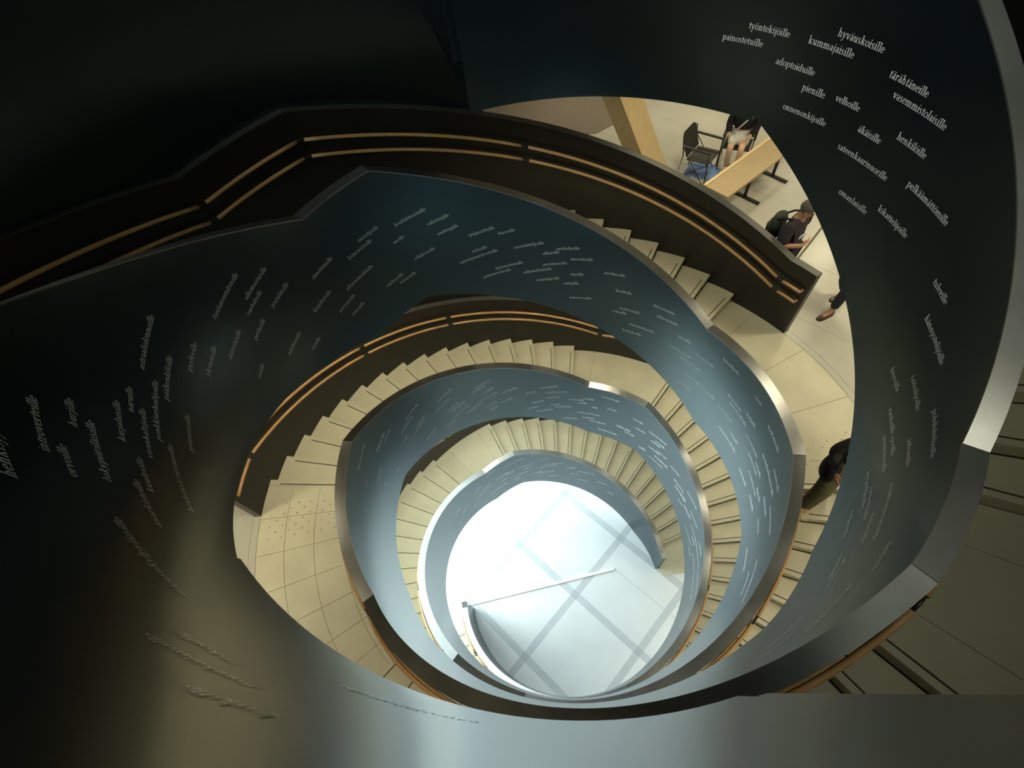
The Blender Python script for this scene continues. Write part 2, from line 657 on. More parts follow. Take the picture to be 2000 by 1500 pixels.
def word(text, th, z, dth, parent):
    adv = sum(GL[c][1] for c in text)
    k = radians(dth) * R1 / adv
    v, f = [], []
    x = 0.0
    rr = R1 - 0.0025
    for ch in text:
        quads, a = GL[ch]
        for q in quads:
            i = len(v)
            for px, py in q:
                t = radians(th) - (x + px) * k / R1
                v.append((rr * cos(t), rr * sin(t), z + py * k))
            f.append((i, i + 1, i + 2, i + 3))
        x += a
    return link('word', v, f, M['print'], parent)


WORDS = "työntekijöille,52.3,4.33,7.3;painostetuille,56.4,4.23,7.4;hyväuskoisille,37.5,4.42,8.0;kummajaisille,41.7,4.33,8.1;adoptoiduille,45.9,4.15,7.3;pienille,39.8,4.04,4.4;velhoille,33.5,4.06,4.7;tärähtäneille,27.0,4.32,7.1;vasemmistolaisille,24.9,4.23,10.2;onnenonkijoille,41.9,3.87,8.7;äkäisille,27.5,3.95,4.6;henkilöille,20.8,4.04,6.0;sateenkaarinuorille,29.4,3.78,10.9;pelkäämättömille,14.9,3.85,10.0;omanlaisille,25.2,3.50,6.8;kikattelijoille,16.9,3.59,7.5;tuleville,0.1,3.57,4.6;hännystelijöille,356.5,3.39,9.1;hieroille,354.1,2.93,4.7;taiteilijoille,349.8,3.11,6.5;pohdiskelijoille,341.3,3.27,8.3;raskaille syville,347.7,2.81,9.1;uusiosuville,343.5,2.71,7.0;johtaville,339.4,3.01,4.9;koulukiusatuille,132.2,2.87,9.0;rakentajille,123.9,2.68,6.2;meille,134.1,2.69,3.3;uudistajille,122.0,2.50,6.0;taistelijoille,142.5,2.97,6.2;humoristeille,146.8,2.88,7.6;sympaattisille,113.8,2.31,7.6;hupsuille,105.5,2.21,4.9;vilukissoille,130.3,2.34,6.5;serkuille,113.8,2.06,4.6;väärinymmärretyille,118.0,1.96,11.7;lukemattomille,107.9,1.67,8.6;paimentolaisille,111.9,1.59,8.7;äänettömille,157.4,3.03,7.0;afrosuomalaisille,151.0,2.61,9.3;sankareille,140.6,2.25,6.0;tataareille,136.6,2.16,5.6;keijukaisille,161.8,2.76,6.8;perrymeille,155.7,2.48,6.0;vauvoille,153.2,2.30,4.8;fundamentalisteille,182.3,3.69,10.7;ulkomaalaisille,173.8,3.50,8.3;vanhuksille,175.8,3.41,6.2;juutalaisille,170.0,3.22,6.8;astraaliolennoille,200.8,4.16,9.8;päähenkilöille,202.9,3.96,8.0;pyyleville,194.7,3.78,5.6;yksinäisille,192.7,3.60,6.2;shintolaisille,186.4,3.42,6.8;perheille,178.4,3.23,5.1;nihilisteille,174.3,2.77,6.3;roisille,168.2,2.50,3.7;sedille,184.5,3.04,3.5;introverteille,223.2,4.79,7.3;hurjille,217.1,4.61,4.0;orvoille,225.2,4.70,4.3;lukypiiriläisille,223.4,4.51,8.7;karjalaisille,215.1,4.33,6.3;naruille,209.2,4.24,4.1;viranhaltijoille,215.4,4.15,8.2;penkkiurheilijoille,211.2,4.05,10.3;prinsessoille,209.4,3.77,6.7;kuulaville,221.7,4.24,5.4;henkensä riistäneille,221.8,3.96,11.2;anarkisteille,227.7,4.32,7.0;henkisyydelle,229.2,4.98,8.8;muusukylpyläisille,240.0,4.58,10.9;muukalaisille,255.2,5.05,7.2;kaikille,259.3,5.26,4.2;tiskoille,251.5,4.89,4.6;naisasianaisille,264.8,4.51,10.4;opiskelijoille,89.2,1.83,6.9;suunnittelijoille,101.6,1.94,8.9;aikuisille,93.2,1.77,4.9;presidenteille,93.3,1.58,7.3;mierolaisille,85.0,1.65,6.7;näkymättömille,99.6,1.49,8.9;söpöille,85.2,1.38,4.3;erityislapsille,95.7,1.31,7.3;soittajille,87.3,1.21,4.9;muslimeille,74.7,1.45,6.4;kuolleille,70.7,1.16,5.2;kummitustajille,85.3,0.93,7.2;altavastaajille,58.4,1.08,7.4;kodittomille,68.7,0.83,6.8;siskuille,71.0,0.74,4.8;yökyöpeleille,56.4,0.91,7.2;puhumattomille,64.8,0.55,8.9;hoidokeille,66.8,0.38,6.6;enoille,48.1,0.72,4.7;sääntömiehille,50.3,0.45,8.6;esperantisteille,46.2,0.35,9.1;haihattelijoille,41.9,0.61,8.1;nuorisolle hartioille,41.9,0.07,13.0;prinsseille,44.1,-0.20,5.7;lymyilijöille,32.2,0.89,6.9;viljoille,17.6,0.89,3.4;ulkopuolisille,25.9,0.42,7.1;kansainvälisille,23.8,0.33,9.0;laulajille,17.2,0.51,5.3;matkalaisille,9.0,0.81,8.3;epäonnistuneille,27.3,0.06,7.7;suurperheellisille,23.1,-0.30,10.5;rohkeille,18.8,-0.12,5.3;kansainvälisille,13.3,0.24,8.2;keskeneräisille,8.7,0.07,7.5;vieraille,4.7,0.16,5.0;monikulttuurisille,4.6,0.42,12.8;naapureille,358.2,0.60,6.6;uneksijoille,8.2,-0.37,6.6;monikulttuurisille,4.6,-0.11,8.3;lapsille,358.1,-0.01,4.5;ystäville,358.4,-0.29,5.3;hiljaisille,353.9,0.16,5.7;keskeneräisille,349.7,0.33,8.0;rohkeille,349.7,-0.10,4.9;ulkopuolisille,343.3,-0.51,7.2;tulevaisuudenuskoisille,336.8,0.00,13.0;epäonnistuneille,334.7,-0.22,7.7;oppilaille,323.4,2.42,5.5;ulkopuolisille,322.1,2.50,7.3;yksinhuoltajille,314.1,2.92,10.1;haaveilijoille,309.6,2.48,7.8;surullisille,305.5,2.67,6.5;kirjailijoille,339.0,2.49,7.2;runoilijoille,335.2,2.57,6.5;maailmanparantajille,333.2,2.85,10.4;hiljaisille,332.7,2.32,5.7;hiljaisille,328.9,2.68,5.4;laulajille,320.3,3.10,5.2;haaveilijoille,141.0,-0.34,7.4;keskeneräisille,143.7,-0.53,8.1;uneksijoille,124.6,-0.72,7.0;runoilijoille,126.7,-0.81,6.7;opettajille,122.6,-0.99,5.8;surullisille,139.1,-0.81,6.4;tanssijoille,137.2,-0.90,7.0;vastarannankiiskille,126.8,-1.18,10.5;uneksijoille,114.4,-1.27,7.0;suurperheellisille,137.3,-1.09,8.5;kirjailijoille,131.1,-1.27,7.0;soittajille,122.9,-1.47,5.8;uneksijoille,116.6,-1.56,6.5;pojille,120.9,-1.65,3.9;siskoille,141.6,-1.18,4.9;iloisille,104.2,-1.56,4.6;runoilijoille,97.9,-1.46,8.0;monikulttuurisille,95.9,-1.65,9.6;matkalaisille,95.9,-1.84,6.9;lukijoille,102.2,-1.93,5.7;ystäville,104.4,-2.12,5.0;lapsille,93.9,-2.12,4.3;kirjailijoille,91.8,-2.21,7.7;kirjailijoille,100.2,-2.30,7.7;uneksijoille,85.5,-1.92,6.6;vieraille,79.3,-1.84,5.0;pojille,81.4,-2.02,4.0;isille,75.2,-2.12,2.8;siskoille,68.4,-2.02,4.5;yksinhuoltajille,71.3,-1.65,8.0;maailmanparantajille,81.5,-2.39,10.4;surullisille,79.5,-2.58,6.1;haaveilijoille,75.4,-2.67,7.3;matkalaisille,88.0,-2.67,6.6;yksinhuoltajille,71.4,-2.95,9.6;hiljaisille,63.0,-2.56,7.0;vieraille,59.0,-2.66,5.2;vaareille,56.5,-2.02,5.0;rohkeille,54.5,-2.30,5.0;suurperheellisille,48.3,-2.14,9.6;oppilaille,46.2,-2.40,5.5;ystäville,44.2,-2.31,5.3;isille,50.5,-2.94,3.6;kulkijoille,46.2,-2.67,6.1;naapureille,42.0,-2.59,5.9;keskeneräisille,44.4,-3.03,8.0;kirjailijoille,42.1,-2.85,8.1;naapureille,33.6,-2.66,6.0;ulkopuolisille,29.5,-2.95,7.5;tanssijoille,27.4,-3.12,8.7;epäonnistuneille,20.9,-2.74,8.6;siskoille,23.1,-3.39,3.7;kulkijoille,18.8,-3.28,6.6;keskeneräisille,14.4,-3.08,8.0;vastarannankiiskille,10.4,-3.36,11.1;maailmanparantajille,12.5,-3.76,9.4;äideille,6.1,-3.52,4.4;surullisille,1.8,-3.15,6.7;vieraille,4.1,-3.96,4.5;epäonnistuneille,359.8,-3.74,9.1;keskeneräisille,359.7,-3.40,8.5;mielipidevaikuttajille,350.8,-3.44,10.9;mielipidevaikuttajille,350.9,-3.84,10.9;monikulttuurisille,337.8,-4.17,8.8;keskeneräisille,335.4,-3.78,9.0;tulevaisuudenuskoisille,122.6,-4.32,11.8;soittajille,133.4,-4.15,6.1;keskeneräisille,114.0,-4.77,7.8;naapureille,112.1,-4.95,5.9;maalareille,101.6,-4.67,5.4;kansainvälisille,101.5,-5.13,8.9;tulevaisuudenuskoisille,99.5,-5.02,11.0;keskeneräisille,103.7,-5.48,9.8;kansainvälisille,110.0,-5.40,9.0;monikulttuurisille,118.3,-5.15,9.3;lapsille,118.6,-5.35,4.4;ulkopuolisille,128.9,-4.70,8.6;iloisille,122.2,-4.79,5.0;laulajille,86.8,-5.28,5.2;monikulttuurisille,80.6,-5.46,10.7;lukijoille,84.8,-5.65,5.2;oppilaille,97.4,-5.80,5.3;matkalaisille,80.6,-6.01,6.6;laulajille,68.1,-5.82,5.5;äideille,126.6,-5.00,4.4;surullisille,138.8,-4.65,6.6;siskoille,61.9,-6.25,4.8;oppilaille,143.3,-4.38,5.2;keskeneräisille,141.0,-4.76,8.6;maailmanparantajille,153.8,-4.91,10.9;vieraille,156.0,-4.48,4.7;soittajille,160.2,-4.13,6.0;rohkeille,160.7,-4.65,4.5;suurperheellisille,134.8,-5.25,12.0;haaveilijoille,155.7,0.04,7.6;matkalaisille,159.8,-0.06,7.5;oppilaille,153.7,-0.35,5.7;haaveilijoille,155.6,-0.43,7.2;tanssijoille,152.0,-0.90,6.0;hiljaisille,171.9,0.40,6.7;ystäville,167.7,0.30,5.0;enoille,161.9,-0.24,3.7;kansainvälisille,182.0,0.81,8.1;pojille,172.6,-0.43,3.7;laulajille,180.4,0.15,5.5;isille,180.2,-0.14,3.4;enoille,184.7,0.51,2.5"

# ---------------------------------------------------------------- the two staircases
TOPN = prof_nodes(1.19, 1.15)
BOTN = prof_nodes(-0.54, [-0.5, -0.62, -0.62, -0.78, -0.67, -0.73])
OTOPN = prof_nodes(1.20, 1.17)
SOFN = prof_nodes(-0.40, [-0.30, -0.45, -0.45, -0.6, -0.5, -0.65])
RAILS = [prof_nodes(0.90, 0.87), prof_nodes(0.70, 0.67)]


def rail_run(st, rad, u0, u1, breaks, wallr, ends=(False, False)):
    sgn = 1 if wallr > rad else -1
    for nodes in RAILS:
        cuts = sorted({round(a, 3) for a, _ in nodes if u0 + 2 < a < u1 - 2} | {b for b in breaks if u0 + 3 < b < u1 - 3})
        edges = [u0] + cuts + [u1]
        gap = degrees_for(0.05, rad)
        for a, b in zip(edges, edges[1:]):
            a2 = a + (gap if a != u0 else 0)
            b2 = b - (gap if b != u1 else 0)
            if b2 - a2 < 0.5:
                continue
            n = max(2, int((b2 - a2) / 2.5))
            us = [a2 + (b2 - a2) * i / n for i in range(n + 1)]
            mb = MB()
            pts = [P(rad, u, ev(nodes, u)) for u in us]
            if a == u0 and ends[0]:
                pts = [P(rad + sgn * 0.055, us[0] + 0.02, ev(nodes, us[0]))] + pts
            mb.tube(pts, 0.0215, 8)
            rod = mb.build('handrail_rod', M['rail'], st)
            for t in ((a2 + b2) / 2,) if b2 - a2 < 14 else (a2 + (b2 - a2) * 0.2, a2 + (b2 - a2) * 0.8):
                mb = MB()
                z = ev(nodes, t)
                mb.tube([P(rad, t, z - 0.02), P(rad, t, z - 0.05), P(wallr, t, z - 0.05)], 0.008, 6)
                mb.build('rail_bracket', M['pin'], rod)
        for c in cuts:
            mb = MB()
            mb.tube([P(rad, c + t, ev(nodes, c + t)) for t in (-1.4 * gap, 0, 1.4 * gap)], 0.012, 6)
            mb.build('rail_joint', M['pin'], st)


def degrees_for(l, r):
    return math.degrees(l / r)


def make_stair(rot, label):
    st = empty('spiral_staircase', (0, 0, GROUND), radians(rot))
    tag(st, label, 'staircase')
    made = []

    def add(o):
        made.append(o)
        return o
    # inner parapet
    us = samples(UEND, UTOP, [TOPN, BOTN], 1.5)
    mb = MB()
    arc_solid(mb, us, R1, RI, lambda u: max(GROUND, ev(BOTN, u)), lambda u: ev(TOPN, u))
    par = mb.build('inner_parapet', M['black'], st)
    ks = [UEND] + [a for a, _ in TOPN[1:-1]] + [UTOP]
    for a, b in zip(ks, ks[1:]):
        if b - a < 1:
            continue
        mb = MB()
        arc_solid(mb, samples(a + 0.04, b - 0.04, [], 1.5), R1 - 0.004, RI + 0.004, lambda u: ev(TOPN, u) + 0.0005, lambda u: ev(TOPN, u) + 0.012)
        mb.build('coping', M['steel'], par)
    # outer wall in two lengths, open at the middle floor landing
    for a, b in ((UEND + 4, 5.6), (35.0, 250.0)):
        us = samples(a, b, [OTOPN, BOTN], 1.5)
        mb = MB()
        zmin = 0.0 if a > 0 else GROUND
        arc_solid(mb, us, R2, R2 + RW, lambda u: max(GROUND, ev(BOTN, u)), lambda u: ev(OTOPN, u))
        ow = mb.build('outer_parapet', M['outer'], st)
        mb = MB()
        kk = [a] + [x for x, _ in OTOPN if a + 1 < x < b - 1] + [b]
        for p, q in zip(kk, kk[1:]):
            arc_solid(mb, samples(p + 0.03, q - 0.03, [], 1.5), R2 - 0.003, R2 + RW + 0.003, lambda u: ev(OTOPN, u) + 0.0005, lambda u: ev(OTOPN, u) + 0.008)
        mb.build('coping', M['steel2'], ow)
    # soffit
    mb = MB()
    us = samples(U3 + 1, UT + 2, [SOFN], 2)
    arc_solid(mb, us, RI, R2, lambda u: max(GROUND, ev(SOFN, u) - 0.06), lambda u: ev(SOFN, u))
    mb.build('soffit', M['soffit'], st)
    # treads: flights given by their top nosing, height and number of nosings
    flights = [(U0, 0.0, 16), (U1, -2.56, 16), (U2, -5.12, 16), (UN + 14 * DT, 2.4, 15), (UT, TOP, 15)]
    proto = {}

    def piece(kind, builder, m, u, z, parent):
        if kind not in proto:
            mb = MB()
            builder(mb)
            o = mb.build(kind, m)
            proto[kind] = o.data
        else:
            o = bpy.data.objects.new(kind, proto[kind])
            COL.objects.link(o)
        o.parent = parent
        if parent == st:
            o.location = (0, 0, z - GROUND)
            o.rotation_euler = (0, 0, radians(u))
        return o
    for ut, zt, n in flights:
        for i in range(n):
            u, z = ut - i * DT, zt - i * RR
            if i == 0:
                # nosing of a landing: a narrow edge strip
                t = piece('landing_nosing', lambda mb: sector(mb, -0.05, 1.15, RI + 0.003, R2 - 0.003, -0.045, 0.0, 1), M['tread'], u, z, st)
            else:
                t = piece('tread', lambda mb: sector(mb, -0.05, DT - 0.02, RI + 0.003, R2 - 0.003, -0.045, 0.0, 3), M['tread'], u, z, st)
            piece('riser', lambda mb: sector(mb, 0.22, 0.55, RI + 0.004, R2 - 0.004, -RR + 0.002, -0.046, 1), M['riser'], 0, 0, t)

            def grip(mb):
                w = 0.05
                n0, n1 = 0.052, 0.066
                p0 = [(RI + 0.02, n0), (R2 - 0.17, n0), (R2 - 0.17, n1), (RI + 0.02, n1)]
                mb.prism([(x, y) for x, y in p0], 0.0002, 0.0016)
            piece('grip_strip', grip, M['grip'], 0, 0, t)
    return st, par


M['steel2'] = mat('dark_grey_edge', (0.10, 0.10, 0.085), 0.45, metal=0.5)
stairA, parA = make_stair(180, 'black spiral staircase whose parapet ends at the ground floor on the left')
stairB, parB = make_stair(0, 'black spiral staircase whose parapet ends at the ground floor on the right, opposite its twin')


def local(o, st):
    """o was modelled in stair space with absolute heights; bring it under the empty"""
    o.location.z += -GROUND


for st, par in ((stairA, parA), (stairB, parB)):
    for o in list(st.children):
        if o.name.split('.')[0] in ('inner_parapet', 'outer_parapet', 'soffit'):
            o.location.z = -GROUND
    before = set(st.children)
    rail_run(st, R2 - 0.062, UEND + 6, 5.0, [-37.5, -60.8, -160, -195, -285, -320], R2, (False, True))
    rail_run(st, R2 - 0.062, 36.0, 248.0, [95.0, 200.0], R2, (True, False))
    rail_run(st, RI + 0.085, UEND + 6, UTOP - 3, [95.0, 200.0, -37.5, -60.8, -160, -195, -285, -320, 20.0, 270.0], RI)
    for o in set(st.children) - before:
        o.location.z = -GROUND

# warm downlights let into the soffits
for rot in (0, 180):
    for i in range(22):
        u = -232 + i * 22.0
        wgt = 9.5 if u > -60 else (7 if u > -150 else 5.2)
        down_light('soffit_light', P(3.85, u + rot, ev(SOFN, u) - 0.075), 0.16, wgt, WARM)

# unseen fill lights added under the slab to brighten the upper treads
for rot in (0, 180):
    for u, pw in ((240, 2.6), (252, 2.6), (264, 2.2), (276, 2)):
        down_light('slab_fill', P(3.3, u + rot, 3.675), 0.16, pw, WARM, 80)

# landings -----------------------------------------------------
def landing(st, u0, u1, z, ucuts, rcuts, nm, kind_joint):
    mb = MB()
    sector(mb, u0 + 1.2, u1, RI, R2 if z != 0 else RH - 0.002, z - 0.25, z - 0.006)
    b = mb.build('landing_base', M[kind_joint], st)
    b.location.z = -GROUND
    us = [u0 + 1.17] + list(ucuts) + [u1]
    rs = [RI + 0.002] + list(rcuts) + [R2 - 0.002]
    e = degrees_for(0.003, 3.5)
    for a, c in zip(us, us[1:]):
        for p, q in zip(rs, rs[1:]):
            mb = MB()
            sector(mb, a + e, c - e, p + 0.0028, q - 0.0028, -0.006, 0.0)
            o = mb.build('landing_tile', M['tread'], b)
            o.location.z = z
    if z == 0:
        # threshold towards the tiled floor
        mb = MB()
        sector(mb, 5.7, 34.9, R2 + 0.002, RH, -0.006, 0.0)
        mb.build('threshold', M['tile'], b)


def A2u(t):
    return t - 180


landing(stairB, U0, UN + 0.2, 0.0, [4.9, 17.35, 29.75, 42.3], [], 'B', 'joint2')
landing(stairA, U0, UN + 0.2, 0.0, [A2u(x) for x in (186.4, 193.6, 200.7, 208.0, 215.1, 222.0)], [3.055, 3.47, 3.885], 'A', 'joint2')
for st in (stairA, stairB):
    landing(st, UN + 14 * DT, UM + 0.2, 2.4, [UN + 14 * DT + 6.5, UN + 14 * DT + 18.5], [], 'm', 'joint2')
    landing(st, U1, U0 - 15 * DT + 0.2, -2.56, [U1 + 24.5], [], 'm', 'joint2')
    landing(st, U2, U1 - 15 * DT + 0.2, -5.12, [U2 + 5.5, U2 + 18.0], [], 'm', 'joint2')
    landing(st, UT, UTOP - 0.3, TOP, [UT + 12, UT + 24], [], 'm', 'joint2')
    # pad at the foot of the stair
    mb = MB()
    sector(mb, UEND - 4.5, U3 + 0.25, RI, R2, 0.0, 0.012)
    mb.build('foot_pad', M['tread'], st)

# tactile studs in front of the descending flights
stud = None
def studs(st, rows):
    global stud
    for u, rads in rows:
        for r in rads:
            if stud is None:
                mb = MB()
                mb.lathe([(0.0165, 0.0), (0.0155, 0.003), (0.010, 0.005), (0.003, 0.0055)], n=10)
                o = mb.build('tactile_stud', M['stud'], st)
                stud = o.data
            else:
                o = bpy.data.objects.new('tactile_stud', stud)
                COL.objects.link(o)
                o.parent = st
            x, y, _ = P(r, u, 0)
            o.location = (x, y, -GROUND)


rowsA = []
for i in range(7):
    rs_ = [2.80 + 0.19 * k + (0.095 if i % 2 else 0) for k in range(8)]
    rowsA.append((3.35 + i * 1.2, [r for r in rs_ if r < 4.2]))
studs(stairA, rowsA)
studs(stairB, [(u - 0.6 + 0.4, r) for u, r in rowsA])

for w_ in WORDS.split(';'):
    t, a, b, c = w_.split(',')
    th, z, dth = float(a), float(b), float(c)
    # which staircase carries this spot of the wall
    best = None
    for st, par, rot in ((stairA, parA, 180), (stairB, parB, 0)):
        for k in (-360, 0, 360):
            u = th - rot + k
            if UEND <= u <= UTOP and ev(BOTN, u) - 0.12 < z < ev(TOPN, u) + 0.05:
                best = (par, rot)
    if best:
        word(t, th - best[1], z, dth, best[0])

# ---------------------------------------------------------------- ground floor bits
mb = MB()
a, b = Vector((-3.15, -0.59)), Vector((1.38, 0.53))
dv = (b - a)
mb.box((*(a + b) / 2, GROUND + 0.008), (dv.length, 0.06, 0.016), Matrix.Rotation(atan2(dv.y, dv.x), 3, 'Z'))
tag(mb.build('divider_bar', M['white']), 'long thin white metal bar lying straight across the ground floor', 'metal bar')
mb = MB()
a, b = Vector((1.38, 0.53)), Vector((3.4, -1.17))
dv = b - a
mb.box((*(a + b) / 2, GROUND + 0.0012), (dv.length, 0.02, 0.0012), Matrix.Rotation(atan2(dv.y, dv.x), 3, 'Z'))
mb.build('floor_seam', M['gstrip'], g)

# ---------------------------------------------------------------- oak beam, table, chairs
def dirm(x, y):
    v = Vector((x, y, 0)).normalized()
    return v


root = empty('oak_beam', (2.05, 5.85, 0))
tag(root, 'leaning square oak beam rising from the middle floor behind the parapet', 'beam')
ax = Vector((-0.84, -0.04, 1.8)) / 1.8
phi = radians(41)
e1 = Vector((cos(phi), sin(phi), 0)) * 0.44
e2 = Vector((-sin(phi), cos(phi), 0)) * 0.50
mid = Vector((0, 0, 0))
mb = MB()
H = 3.6
bot = [mid, mid + e1, mid + e1 + e2, mid + e2]
topp = [p + ax * H for p in bot]
for i in range(4):
    j = (i + 1) % 4
    mb.quad(bot[i], bot[j], topp[j], topp[i])
mb.poly(topp)
mb.poly(bot[::-1])
mb.build('timber', M['oak'], root)
mb = MB()
c = (bot[0] + bot[2]) / 2
mb.box((c.x, c.y, 0.01), (0.62, 0.62, 0.02), Matrix.Rotation(phi, 3, 'Z'))
mb.build('foot_plate', M['pin'], root)

# table whose lit edge and unlit face are painted in two oak tones
A_, B_ = Vector((2.60, 5.17)), Vector((4.30, 6.68))
dv = (B_ - A_).normalized()
nv = Vector((dv.y, -dv.x))
ang = atan2(dv.y, dv.x)
cen = (A_ + B_) / 2 + nv * 0.24
root = empty('oak_table', (cen.x, cen.y, 0), ang)
tag(root, 'narrow oak table on black legs in front of the seated person', 'table')
L = (B_ - A_).length
M['oak_shaded'] = wood_mat('shaded_oak', (0.50, 0.38, 0.21), 0.5, (1.5, 10, 10))  # darker oak stands in for the face turned from the light
mb = MB(); mb.box((0, -0.03, 0.72), (L, 0.44, 0.045)); mb.build('tabletop', M['oak_shaded'], root)
mb = MB(); mb.box((0, 0.222, 0.725), (L, 0.056, 0.06)); mb.build('lit_edge', M['oak'], root)
M['blackmetal'] = mat('black_powder_coat', (0.02, 0.018, 0.015), 0.5)
for sx in (0.0, 0.85):
    mb = MB(); mb.tube([(sx, 0, 0.02), (sx, 0, 0.7)], 0.03, 10); lg = mb.build('leg', M['blackmetal'], root)
    mb = MB(); mb.box((sx, 0, 0.015), (0.07, 0.62, 0.03)); mb.build('foot', M['blackmetal'], lg)

M['seat'] = mat('dark_olive_mesh', (0.050, 0.045, 0.032), 0.7, var=0.1, scale=40)


def make_chair(loc, face, label):
    """face: angle of the direction the sitter looks; local +x is forward"""
    root = empty('mesh_armchair', loc, face)
    tag(root, label, 'chair', 'black armchairs beside the oak table')

    def slab(pts, th, name, m):
        mb = MB()
        n = len(pts)
        up = [Vector(p) for p in pts]
        nr = (up[1] - up[0]).cross(up[-1] - up[0]).normalized() * th
        lo = [p - nr for p in up]
        mb.poly(up)
        mb.poly(lo[::-1])
        for i in range(n):
            j = (i + 1) % n
            mb.quad(lo[i], lo[j], up[j], up[i])
        return mb.build(name, m, root)

    w = 0.24
    slab([(-0.20, -w, 0.44), (0.20, -w, 0.46), (0.24, -w + 0.04, 0.46), (0.24, w - 0.04, 0.46), (0.20, w, 0.46), (-0.20, w, 0.44)], 0.02, 'seat', M['seat'])
    slab([(-0.20, w, 0.47), (-0.34, w, 0.83), (-0.36, w - 0.06, 0.88), (-0.36, -w + 0.06, 0.88), (-0.34, -w, 0.83), (-0.20, -w, 0.47)], 0.018, 'backrest', M['seat'])
    for s in (-1, 1):
        y = s * (w + 0.03)
        mb = MB(); mb.tube([(0.26, y, 0.0), (0.22, y, 0.66)], 0.011, 8); mb.build('leg', M['blackmetal'], root)
        mb = MB(); mb.tube([(-0.33, y, 0.0), (-0.27, y, 0.5), (-0.33, y, 0.82)], 0.011, 8); mb.build('leg', M['blackmetal'], root)
        mb = MB(); mb.tube([(0.24, y, 0.02), (-0.29, y, 0.64)], 0.008, 6); mb.build('brace', M['blackmetal'], root)
        mb = MB(); mb.tube([(-0.30, y, 0.03), (0.22, y, 0.44)], 0.008, 6); mb.build('brace', M['blackmetal'], root)
        mb = MB(); mb.box((-0.03, y, 0.67), (0.52, 0.045, 0.022)); mb.build('armrest', M['blackmetal'], root)
    mb = MB(); mb.tube([(0.2, -w - 0.03, 0.43), (0.2, w + 0.03, 0.43)], 0.009, 6); mb.build('seat_rail', M['blackmetal'], root)
    return root


make_chair((2.87, 6.50, 0), radians(-36), 'empty black armchair with mesh seat and open frame at the oak table')
make_chair((3.58, 6.78, 0), radians(-113), 'black armchair under the person in white shorts')

# blue and white bag on the floor
mb = MB()
random.seed(5)
n = 9
grid = []
for i in range(n + 1):
    for j in range(n + 1):
        x, y = i / n - 0.5, j / n - 0.5
        e = max(0, 1 - (2 * max(abs(x), abs(y))) ** 6)
        grid.append((x * 0.62, y * 0.46, 0.004 + e * (0.07 + 0.035 * sin(7 * x + 3 * y) + 0.03 * random.random())))
mb.v += grid
for i in range(n):
    for j in range(n):
        k = i * (n + 1) + j
        mb.f.append((k, k + n + 1, k + n + 2, k + 1)); mb.s.append(True)
bot_ = [(x, y, 0.0) for x, y in ((-0.31, -0.23), (-0.31, 0.23), (0.31, 0.23), (0.31, -0.23))]
mb.poly(bot_)
M['blue'] = mat('pale_blue_fabric', (0.16, 0.27, 0.52), 0.7, var=0.5, scale=5)
root = empty('fabric_bag', (2.98, 6.62, 0), radians(-30))
tag(root, 'crumpled pale blue bag lying on the floor under the empty armchair', 'bag')
mb.build('bag_body', M['blue'], root)
mb = MB(); mb.tube([(-0.1, -0.24, 0.02), (-0.12, -0.34, 0.015), (0.05, -0.38, 0.015), (0.12, -0.24, 0.02)], 0.012, 6); mb.build('strap', M['white'], root)

# ---------------------------------------------------------------- people
M['skin'] = mat('skin', (0.55, 0.28, 0.16), 0.55)
M['skin2'] = mat('pale_skin', (0.72, 0.46, 0.30), 0.55)
M['greyhair'] = mat('grey_hair', (0.12, 0.10, 0.085), 0.8, var=0.3, scale=60)
M['darkhair'] = mat('dark_hair', (0.02, 0.015, 0.012), 0.7)
M['tshirt'] = mat('dark_tshirt', (0.035, 0.026, 0.028), 0.85, var=0.15, scale=25)
M['blackcloth'] = mat('black_cloth', (0.014, 0.012, 0.012), 0.85, var=0.2, scale=20)
M['navy'] = mat('navy_trousers', (0.016, 0.016, 0.03), 0.85, var=0.2, scale=20)
M['olive'] = mat('olive_trousers', (0.17, 0.155, 0.085), 0.85, var=0.2, scale=15)
M['shorts'] = mat('white_shorts', (0.80, 0.78, 0.68), 0.85, var=0.08, scale=20)
M['shoe'] = mat('brown_leather', (0.05, 0.03, 0.018), 0.4)
M['paleshoe'] = mat('pale_canvas_shoe', (0.62, 0.55, 0.33), 0.7)
M['sole'] = mat('pale_sole', (0.6, 0.58, 0.45), 0.7)
M['pack'] = mat('green_black_backpack', (0.03, 0.035, 0.022), 0.75, var=0.5, scale=9)
M['jacket'] = mat('dark_grey_jacket', (0.06, 0.05, 0.045), 0.85, var=0.3, scale=18)


def skin_mesh(name, verts, edges, radii, m, parent, sub=2, root_i=0):
    me = bpy.data.meshes.new(name + '_rig')
    me.from_pydata([tuple(v) for v in verts], edges, [])
    o = bpy.data.objects.new(name + '_rig', me)
    COL.objects.link(o)
    sk = o.modifiers.new('Skin', 'SKIN')
    sk.use_smooth_shade = True
    if not me.skin_vertices:
        bpy.context.view_layer.objects.active = o
    lay = me.skin_vertices[0].data
    for i, r in enumerate(radii):
        rr = r if isinstance(r, (tuple, list)) else (r, r)
        lay[i].radius = rr
        lay[i].use_root = (i == root_i)
    ss = o.modifiers.new('Sub', 'SUBSURF')
    ss.levels = sub
    ss.render_levels = sub
    bpy.context.view_layer.update()
    dg = bpy.context.evaluated_depsgraph_get()
    res = bpy.data.meshes.new_from_object(o.evaluated_get(dg))
    bpy.data.objects.remove(o)
    res.name = name
    res.materials.clear()
    res.materials.append(m)
    for p_ in res.polygons:
        p_.use_smooth = True
    r = bpy.data.objects.new(name, res)
    COL.objects.link(r)
    r.parent = parent
    return r


